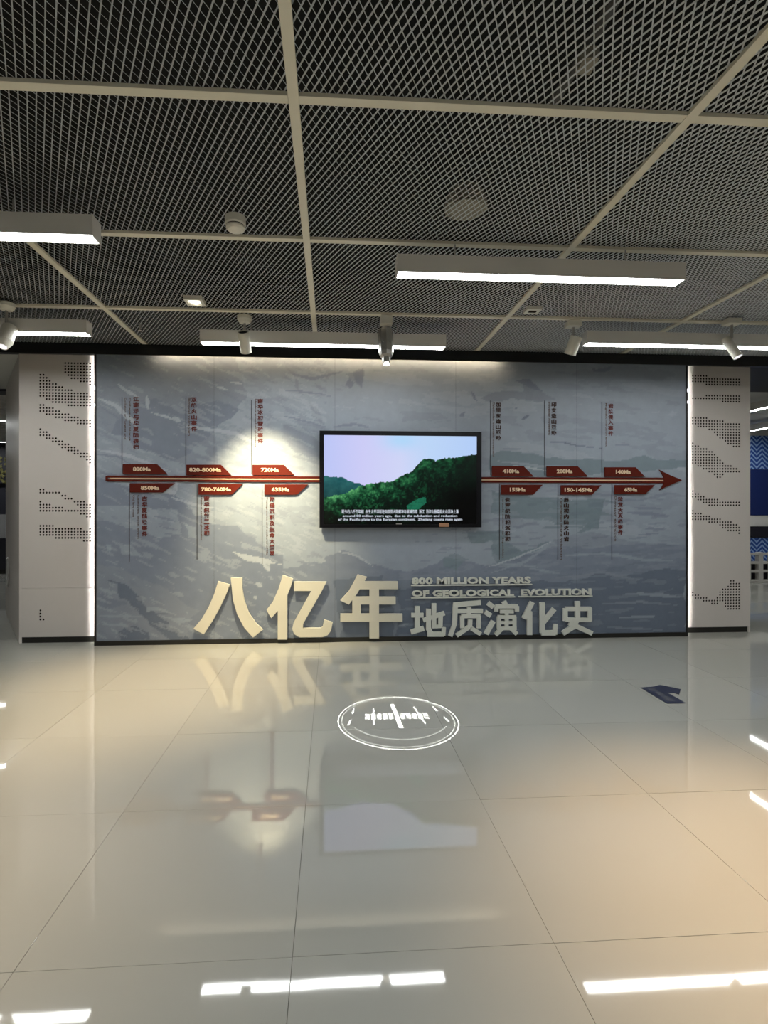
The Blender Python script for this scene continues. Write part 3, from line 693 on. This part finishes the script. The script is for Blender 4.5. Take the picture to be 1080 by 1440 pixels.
# ================================================================== CEILING FIXTURES
ZL = HC+1.43      # underside of linear luminaires
def luminaire(x0, x1, Y, label, axis='X', group='linear ceiling lights'):
    W2, H = 0.05, 0.105; L = x1-x0
    base = (x0, Y, ZL) if axis == 'X' else (Y, x0, ZL)
    t = empty('linear_light', label, 'ceiling light', group, loc=base)
    def bxx(a, b): # local: along, across, up
        return (a, b) if axis == 'X' else ((a[1], a[0], a[2]), (b[1], b[0], b[2]))
    q = MB(); q.box(*bxx((0, -W2, 0.006), (L, W2, H))); q.box(*bxx((0, -W2, 0), (L, -W2+0.006, 0.006))); q.box(*bxx((0, W2-0.006, 0), (L, W2, 0.006)))
    o = q.build('housing', M['lamp_body'], t)
    for s in (0, L-0.006):
        MB().box(*bxx((s-0.001, -W2-0.001, -0.001), (s+0.007, W2+0.001, H+0.001))).build('end_cap', M['lamp_body'], t)
    MB().box(*bxx((0.007, -W2+0.0065, 0.001), (L-0.007, W2-0.0065, 0.0055))).build('diffuser', M['lamp'], t)
    for s in (L*0.2, L*0.8):
        MB().lathe([(0.004, 0), (0.004, ZC-ZL-H)], 8, bxx((s, 0, H), (0, 0, 0))[0]).build('hanger', M['steel'], t)
    return t
def lx(px, Y, z=ZL): return atY(px, 400, Y).x
luminaire(lx(283, 4.54), lx(625.5, 4.54), 4.54, 'long white linear ceiling light at the centre, hung just in front of the black header')
luminaire(-4.09, lx(125.5, 4.37), 4.37, 'white linear ceiling light at the far left, hung near the black header')
luminaire(lx(822, 4.36), 4.31, 4.36, 'white linear ceiling light at the right, hung near the black header')
luminaire(lx(557, 3.16), lx(960, 3.12), 3.14, 'white linear ceiling light hung large in the right half of the mesh ceiling')
luminaire(-3.36, lx(136, 2.83), 2.83, 'large white linear ceiling light cut off by the left edge of the picture')
for (x, y) in ((-3.4, 1.3), (1.2, 1.3), (4.3, 3.0), (-1.2, -0.6), (2.4, -0.6), (-3.4, -2.2), (0.2, -2.2), (3.6, -2.2)):  # unseen luminaires, added to light the hall from outside the view
    row = {3.0: 'level with the large right light, outside the picture', 1.3: 'above the camera just out of the picture', -0.6: 'close behind the camera', -2.2: 'in the farthest row behind the camera'}[y]
    luminaire(x, x+2.12, y, 'added linear ceiling light ' + row + (', on the left' if x < -2 else ', on the right' if x > 2 else ', in the middle'))

def spotlight(px, py, Y, body_dir, r, L, label, lit=None, taper=1.0, mount='box'):
    c = atY(px, py, Y); t = empty('spotlight', label, 'spotlight', 'ceiling spotlights', loc=(c.x, Y, ZC))
    if mount == 'box': child(MB().box((c.x-0.06, Y-0.045, ZC-0.05), (c.x+0.06, Y+0.045, ZC-0.001)).build('mount', M['spot_body'], bevel=0.006), t)
    else: child(MB().lathe([(0.05, 0), (0.062, -0.008), (0.062, -0.035), (0.045, -0.06), (0.02, -0.065)], 24, (c.x, Y, ZC)).build('mount', M['spot_body'], smooth=True), t)
    d_ = Vector(body_dir).normalized(); c = Vector(c)
    top = c-d_*L/2
    child(MB().tube([(c.x, Y, ZC-0.045), (c.x, Y, top.z-0.005), top+d_*0.03], 0.011, 8).build('stem', M['steel']), t)
    q = MB().lathe([(0.0, 0.018), (r*0.86, 0.018), (r*0.9, 0.0), (r, 0.002), (r, L*0.72), (r*taper, L), (r*taper*0.9, L), (r*taper*0.85, L-0.03), (0, L-0.03)], 28, top, d_, cap=False)
    child(q.build('body', M['spot_body'], smooth=True), t)
    child(MB().lathe([(r*0.86, 0.010), (r*0.86, 0.017)], 24, top, d_).build('back_vent', M['plenum']), t)
    if lit: child(MB().lathe([(r*taper*0.84, L-0.028), (r*taper*0.84, L-0.004 if lit == 'flush' else L-0.02)], 24, top, d_).build('lens', M['lens_cool'] if lit != 'warm' else M['lens']), t)
    return t, top+d_*L, d_
spotlight(344, 481, 4.40, (0.04, 0.62, -0.78), 0.046, 0.175, 'white cylindrical spotlight before the left half of the central linear light', mount='disc')
spotlight(806, 486, 4.36, (-0.22, 0.35, -0.9), 0.05, 0.155, 'white cylindrical spotlight tilted beside the left end of the right linear light')
spotlight(1029, 489, 4.22, (0.28, -0.35, -0.9), 0.036, 0.20, 'slim grey spotlight crossing the linear light near the right edge', lit='flush')
spotlight(9, 474, 4.24, (-0.02, -0.42, -0.9), 0.056, 0.20, 'white spotlight with pale lit lens at the left edge of the picture', lit='flush', taper=0.62, mount='disc')
# gobo projector
pj = atY(543, 485, 4.34); t = empty('gobo_projector', 'grey ceiling projector with small lit lens throwing the round logo on the floor', 'projector', loc=(pj.x, 4.34, ZC))
child(MB().box((pj.x-0.05, 4.30, ZC-0.075), (pj.x+0.05, 4.38, ZC-0.001)).build('mount', M['spot_body'], bevel=0.006), t)
child(MB().box((pj.x-0.012, 4.35, 2.84), (pj.x+0.012, 4.38, ZC-0.07)).build('stem', M['steel']), t)
child(MB().lathe([(0.03, 0.26), (0.058, 0.255), (0.064, 0.20), (0.064, 0.05), (0.055, 0.02), (0.036, 0.0), (0.034, -0.05), (0.03, -0.055)], 8, (pj.x, 4.34, 2.625), (0, 0.18, 1)).build('body', M['steel'], smooth=True), t)
lo = Vector((pj.x, 4.322, 2.565))
child(MB().lathe([(0.026, 0), (0.026, 0.02)], 20, lo, (0, 0.18, 1)).build('lens', M['lens']), t)
for s in (-1, 1): child(MB().lathe([(0.008, 0), (0.008, 0.012)], 10, (pj.x+s*0.03, 4.29, 2.755), (0, 1, 0)).build('screw', M['steel']), t)

# smoke detector
c = atZ(331, 316, ZC-0.02); t = empty('smoke_detector', 'round cream smoke detector on the mesh ceiling left of centre', 'detector', loc=(c.x, c.y, ZC))
MB().lathe([(0.058, 0.02), (0.058, -0.02), (0.052, -0.026)], 32).build('base', M['spot_body'], t, smooth=True)
MB().lathe([(0.050, -0.0265), (0.050, -0.031)], 32).build('vent', M['hole'], t)
MB().lathe([(0.052, -0.0315), (0.052, -0.042), (0.042, -0.052), (0.02, -0.056)], 32).build('cap', M['spot_body'], t, smooth=True)
# square downlight
c = atZ(274, 424, ZC); DLx, DLy = c.x, c.y
t = empty('downlight', 'square recessed downlight with a glowing warm round lamp in the mesh ceiling', 'downlight', loc=(c.x, c.y, ZC))
q = MB(); q.box((-0.07, -0.07, -0.012), (0.07, -0.048, 0.02)); q.box((-0.07, 0.048, -0.012), (0.07, 0.07, 0.02)); q.box((-0.07, -0.048, -0.012), (-0.048, 0.048, 0.02)); q.box((0.048, -0.048, -0.012), (0.07, 0.048, 0.02))
q.build('frame', M['spot_body'], t)
MB().lathe([(0.045, 0.0), (0.036, -0.006), (0.036, -0.008)], 28).build('lamp', M['lens'], t)
# small slotted sensor plate
c = atZ(749, 437, ZC); t = empty('ceiling_sensor', 'small pale plate with a dark slot set in the mesh ceiling right of centre', 'sensor', loc=(c.x, c.y, ZC))
MB().box((-0.06, -0.055, -0.008), (0.06, 0.055, 0.02)).build('plate', M['spot_body'], t, bevel=0.003)
MB().box((-0.035, -0.022, -0.010), (0.03, 0.018, -0.0081)).build('slot', M['hole'], t)
# sprinkler
c = atZ(197, 463, ZC-0.02); t = empty('sprinkler_head', 'tiny bright sprinkler head under the mesh ceiling near the left diagonal bar', 'sprinkler', loc=(c.x, c.y, ZC))
MB().lathe([(0.012, 0.03), (0.012, -0.01), (0.005, -0.014), (0.005, -0.03)], 14).build('nozzle', M['steel'], t)
MB().lathe([(0.018, -0.031), (0.018, -0.034)], 14).build('deflector', M['lamp_body'], t)
# things above the mesh
c = atZ(655, 289, ZC+0.09); t = empty('ceiling_speaker', 'pale round speaker showing faintly through the ceiling mesh', 'speaker', loc=(c.x, c.y, ZC+0.07))
MB().lathe([(0.105, 0.02), (0.12, 0.0), (0.115, 0.04), (0.09, 0.10)], 32).build('housing', M['dim'], t, smooth=True)
MB().lathe([(0.095, -0.001), (0.095, 0.004)], 32).build('grille', M['dim'], t)
c = atZ(826, 94, ZC+0.09); t = empty('junction_box', 'small pale junction box showing faintly through the ceiling mesh', 'box', loc=(c.x, c.y, ZC+0.09))
MB().box((-0.03, -0.04, 0), (0.03, 0.04, 0.05)).build('box', M['dim'], t, bevel=0.004)
MB().box((-0.02, -0.03, -0.003), (0.02, 0.03, -0.0001)).build('cover', M['dim'], t)
a_ = atZ(862, 4, ZC+0.2); b_ = atZ(775, 150, ZC+0.2)
tag(centre_origin(MB().tube([a_+(a_-b_), b_], 0.022, 12).build('conduit_pipe', M['dark_grey'], smooth=True)), 'dark grey conduit pipe slanting above the ceiling mesh at the upper right', 'pipe')

# ================================================================== REAL LIGHTS OF THE SPOTS
spot('mural_spot', (-0.735, 4.46, 2.685), tuple(atY(375, 735, YM)), 440, 62, 1.0, (1.0, 0.84, 0.50), 0.03)
spot('down_spot', (DLx, DLy, ZC-0.02), (DLx-0.35, DLy-0.05, 0), 420, 60, 1.0, (1.0, 0.74, 0.40), 0.04)
spot('down_spot', (2.0, 1.75, ZC-0.03), (1.85, 1.62, 0), 430, 60, 1.0, (1.0, 0.66, 0.34), 0.04)
spot('down_spot', (-2.3, 2.1, ZC-0.03), (-1.95, 1.9, 0), 230, 66, 1.0, (1.0, 0.72, 0.40), 0.04)

# gobo: projector light with a procedural mask
gl = spot('gobo_light', tuple(lo-Vector((0, 0.004, 0.012))), tuple(atZ(559, 1012, 0)), 62, 24, 0.02, (0.95, 0.98, 1.0), 0.0)
gl.data.use_nodes = True; N = gl.data.node_tree.nodes; L = gl.data.node_tree.links
em = N['Emission']
def vm(op, a, b=None, sc=None):
    q = N.new('ShaderNodeVectorMath'); q.operation = op
    for i, t_ in enumerate((a, b)):
        if t_ is None: continue
        if isinstance(t_, (tuple, list, Vector)): q.inputs[i].default_value = tuple(t_)
        else: L.new(t_, q.inputs[i])
    if sc is not None:
        if isinstance(sc, (int, float)): q.inputs['Scale'].default_value = sc
        else: L.new(sc, q.inputs['Scale'])
    return q
def mm_(op, a, b=None, clamp=False):
    q = N.new('ShaderNodeMath'); q.operation = op; q.use_clamp = clamp
    for i, t_ in enumerate((a, b)):
        if t_ is None: continue
        if isinstance(t_, (int, float)): q.inputs[i].default_value = t_
        else: L.new(t_, q.inputs[i])
    return q.outputs[0]
ge = N.new('ShaderNodeNewGeometry'); I_ = ge.outputs['Incoming']; mw = gl.rotation_euler.to_matrix()
dz = vm('DOT_PRODUCT', I_, -mw.col[2]).outputs['Value']
U = mm_('DIVIDE', vm('DOT_PRODUCT', I_, mw.col[0]).outputs['Value'], dz); Vv_ = mm_('DIVIDE', vm('DOT_PRODUCT', I_, mw.col[1]).outputs['Value'], dz)
cb = N.new('ShaderNodeCombineXYZ'); L.new(U, cb.inputs[0]); L.new(Vv_, cb.inputs[1]); P = cb.outputs[0]
rot = gl.rotation_euler.to_matrix().inverted()
def loc(px, py):
    v = rot @ (atZ(px, py, 0)-Vector(gl.location)); return (v.x/abs(v.z), v.y/abs(v.z), 0)
cen = loc(559, 1010.5); ex = loc(643, 1012); rad = math.hypot(ex[0]-cen[0], ex[1]-cen[1])
dist = vm('LENGTH', vm('SUBTRACT', P, cen).outputs[0]).outputs['Value']
def band(val, c_, w_): # 1 inside |val-c|<w
    return mm_('LESS_THAN', mm_('ABSOLUTE', mm_('SUBTRACT', val, c_)), w_)
acc = mm_('ADD', band(dist, rad, rad*0.011), mm_('MULTIPLY', band(dist, rad*0.94, rad*0.009), 0.45))
cen2 = loc(559, 1005.5); dist2 = vm('LENGTH', vm('SUBTRACT', P, cen2).outputs[0]).outputs['Value']
acc = mm_('ADD', acc, mm_('MULTIPLY', mm_('MULTIPLY', band(dist2, rad*0.86, rad*0.009), mm_('GREATER_THAN', mm_('SUBTRACT', 0.0, mm_('SUBTRACT', Vv_, loc(559, 1022)[1])) if loc(559, 1040)[1] < loc(559, 990)[1] else mm_('SUBTRACT', Vv_, loc(559, 1022)[1]), 0.0)), 0.35))
def seg(a, b, w_, s_=1.0):
    global acc
    A = Vector(loc(*a)); B = Vector(loc(*b)); D = B-A
    pa = vm('SUBTRACT', P, A).outputs[0]; dt = vm('DOT_PRODUCT', pa, D).outputs['Value']
    t_ = mm_('MULTIPLY', dt, 1/D.length_squared, True)
    dv = vm('SUBTRACT', pa, vm('SCALE', D, None, t_).outputs[0]).outputs[0]
    acc = mm_('ADD', acc, mm_('MULTIPLY', mm_('LESS_THAN', vm('LENGTH', dv).outputs['Value'], rad*w_), s_))
seg((551.5, 991), (564, 1023), 0.034, 1.3); seg((525.3, 996.5), (525.5, 1019), 0.014, .8); seg((582, 994), (598, 1017.5), 0.016, .8)
seg((497.7, 996.5), (495.5, 1003.5), 0.016, .8); seg((493, 1013), (489.7, 1019.5), 0.016, .8); seg((608, 993.5), (614.5, 999.5), 0.018, .9); seg((624.5, 1008.5), (631, 1014.5), 0.018, .9)
A = Vector(loc(513.5, 1007.6)); B = Vector(loc(604, 1006.6)); D = B-A; Hh = Vector(loc(559, 1003.2))-Vector(loc(559, 1011.2)); hl = Hh.length
pa = vm('SUBTRACT', P, A).outputs[0]
tt = mm_('MULTIPLY', vm('DOT_PRODUCT', pa, D).outputs['Value'], 1/D.length_squared)
dd_ = mm_('MULTIPLY', vm('DOT_PRODUCT', pa, Vector((-D.y, D.x, 0)).normalized()).outputs['Value'], 1/hl)
box = mm_('MULTIPLY', mm_('LESS_THAN', mm_('ABSOLUTE', mm_('SUBTRACT', tt, 0.5)), 0.5), mm_('LESS_THAN', mm_('ABSOLUTE', dd_), 0.5))
gaps = mm_('LESS_THAN', mm_('FRACT', mm_('MULTIPLY', tt, 11.0)), 0.80)
wn = N.new('ShaderNodeTexNoise'); wn.inputs['Scale'].default_value = 1.0
cv = N.new('ShaderNodeCombineXYZ'); L.new(mm_('MULTIPLY', tt, 38.0), cv.inputs[0]); L.new(mm_('MULTIPLY', dd_, 4.0), cv.inputs[1]); L.new(cv.outputs[0], wn.inputs['Vector'])
ink = mm_('ADD', mm_('MULTIPLY', mm_('GREATER_THAN', wn.outputs['Fac'], 0.47), 0.75), 0.35)
acc = mm_('ADD', acc, mm_('MULTIPLY', mm_('MULTIPLY', box, gaps), ink))
L.new(mm_('MULTIPLY', acc, 22.0), em.inputs['Strength'])

# ================================================================== FLOOR ARROW STICKER
st = empty('floor_arrow_sticker', 'navy arrow sticker on the floor tiles at the right of the projected logo', 'sticker', loc=tuple(atZ(935, 978, 0)))
def fpoly(pts, z0, z1): q = MB(); q.prism([atZ(x, y, 0)+Vector((0, 0, z0)) for x, y in pts], (0, 0, z1-z0)); return q
child(fpoly([(900.8,967.3),(920,965.8),(928,963.3),(957.8,969.5),(955,976.6),(947,974.6),(939.3,974.7),(964.8,989),(938,989.7)], 0.0008, 0.0025).build('base', M['sticker']), st)
for p in ([(909.5,968.3),(919.5,968.2),(926,972.0),(917,972.6)], [(919.5,973.8),(928,973.2),(937,978.5),(928,979)], [(930,980),(938.5,979.2),(950,985.8),(939,986.5)]):
    child(fpoly(p, 0.0026, 0.0029).build('lettering', M['sticker_in']), st)

# ================================================================== ROOM BEYOND (right) AND (left)
cb_ = empty('ceiling_1', kind='structure')
MB().box((4.64, YP+0.04, 2.93), (13, 6.62, 2.98)).build('dark_soffit', M['plinth'], cb_)
q = MB(); q.box((4.64, 6.62, 2.95), (13, 12, 3.0)); q.build('white_ceiling', M['ceil_white'], cb_)
for x in (5.2, 6.8, 8.4, 10.0): MB().box((x-.012, 6.63, 2.938), (x+.012, 11.9, 2.9495)).build('ceiling_joint', M['lamp_body'], cb_)
for y in (7.4, 8.2, 9.0): MB().box((4.7, y-.012, 2.936), (12.9, y+.012, 2.9375)).build('ceiling_joint', M['lamp_body'], cb_)
q = MB(); q.box((-9.5, YP+0.04, 2.93), (XL, 7.06, 2.98)); q.build('white_soffit', M['ceil_white'], cb_)
q = MB(); q.box((-12, 7.06, 2.90), (-3.5, 14, 2.96)); q.build('dark_ceiling', M['cab'], cb_)
for i in range(30): MB().box((-12, 7.3+i*0.16, 2.86), (-4.3, 7.33+i*0.16, 2.899)).build('ceiling_slat', M['lamp_body'], cb_)
def lum2(a, b): pass
luminaire(6.2, 8.9, 6.08, 'white linear light in the right side room, nearer of the two beside the pillar', axis='Y', group='lights of the side rooms')
luminaire(7.3, 9.5, 7.60, 'white linear light in the right side room, farther of the two beside the pillar', axis='Y', group='lights of the side rooms')
luminaire(-7.2, -4.9, 8.7, 'white linear light in the left side room, nearer of the two at the picture edge', group='lights of the side rooms')
luminaire(-9.2, -6.6, 11.45, 'white linear light in the left side room, farther of the two at the picture edge', group='lights of the side rooms')
YB = 9.62
tag(MB().box((4.0, YB, 0), (13, YB+0.15, 2.95)).build('wall_right', M['white']), kind='structure')
def zat(py): return atY(1067, py, YB).z
x0b, x1b = 7.2, 11.5
t = empty('display_board', 'tall blue display board with zigzag wave bands in the right side room', 'display board', loc=(x0b, YB-0.03, 0))
def bd(name, ya, yb2, m, y0=0.0, par=None):
    o = MB().box((x0b, YB-0.03-y0, zat(yb2)), (x1b, YB-0.001, zat(ya))).build(name, m); return child(o, t)
bd('wave_band', 613, 660, M['chevron']); bd('poster', 660.3, 724.7, M['blue'], 0.01); bd('grey_band', 725, 740, M['lamp_body']); bd('dark_band', 740.3, 755.7, M['cab'], 0.02); bd('wave_band', 756, 797, M['chevron'])
t = empty('display_stand', 'white openwork block stand before the blue display board at the right edge', 'stand', loc=(7.6, 9.2, 0))
for zz in (0.02, 0.20, 0.36, 0.52):
    MB().box((0.1 if zz > 0.3 else 0, 0, zz-0.02), (2.4, 0.10, zz+0.025)).build('rail', M['white'], t, bevel=0.008)
for i in range(10):
    MB().box((0.12+i*0.24, 0.002, 0.0), (0.12+i*0.24+0.09, 0.098, 0.56)).build('post', M['white'], t, bevel=0.01)
t = empty('cabinet', 'low dark cabinet under the blue display board at the right edge', 'cabinet', loc=(7.3, 9.32, 0))
MB().box((0, 0, 0.0), (3.6, 0.25, 0.33)).build('body', M['cab'], t, bevel=0.005)
MB().box((-0.02, -0.02, 0.331), (3.62, 0.25, 0.36)).build('top', M['white'], t, bevel=0.004)
# left side room
tag(MB().box((-14, 12.2, 0), (-3.0, 12.35, 2.9)).build('wall_left', M['cab']), kind='structure')
t = empty('plant_wall', 'speckled green plant wall seen past the left pillar edge', 'plants', loc=(-10, 12.1, 0))
MB().box((0, 0.02, 1.95), (5.0, 0.09, 2.55)).build('backing', M['cab'], t)
q = MB()
for i in range(900):
    x = random.uniform(0.02, 4.98); z = random.uniform(1.97, 2.53); s = random.uniform(0.015, 0.04); y = random.uniform(-0.05, 0.015)
    q.prism([(x, y, z-s), (x+s*.7, y, z), (x, y, z+s), (x-s*.7, y, z)], (0.01, 0.01, 0.004))
tag(q.build('leaves', M['green'], t), kind='stuff')
t = empty('exhibit_case', 'dark exhibit case with a slanted panel past the left pillar edge', 'case', loc=(-9.4, 11.4, 0))
MB().box((0, 0, 0.02), (3.6, 0.5, 0.75)).build('base', M['cab'], t, bevel=0.01)
MB().prism([(0.05, 0.0, 0.76), (0.05, 0.45, 1.25), (0.05, 0.5, 1.25), (0.05, 0.5, 0.76)], (3.5, 0, 0)).build('sloped_top', M['plinth'], t)
MB().box((0.0, -0.01, 0.0), (3.6, 0.0, 0.10)).build('kick_strip', M['plinth'], t)
# enclosing walls of the hall behind and beside the camera
tag(MB().box((-9.2, -5.3, 0), (9.2, -5.1, 3.1)).build('wall_front', M['white']), kind='structure')
tag(MB().box((-9.3, -5.1, 0), (-9.2, 5.3, 3.1)).build('wall_1', M['white']), kind='structure')
tag(MB().box((9.2, -5.1, 0), (9.3, 5.3, 3.1)).build('wall_2', M['white']), kind='structure')
for o in list(bpy.data.objects):
    if o.name.startswith('tmp') and not o.users_collection: bpy.data.objects.remove(o)
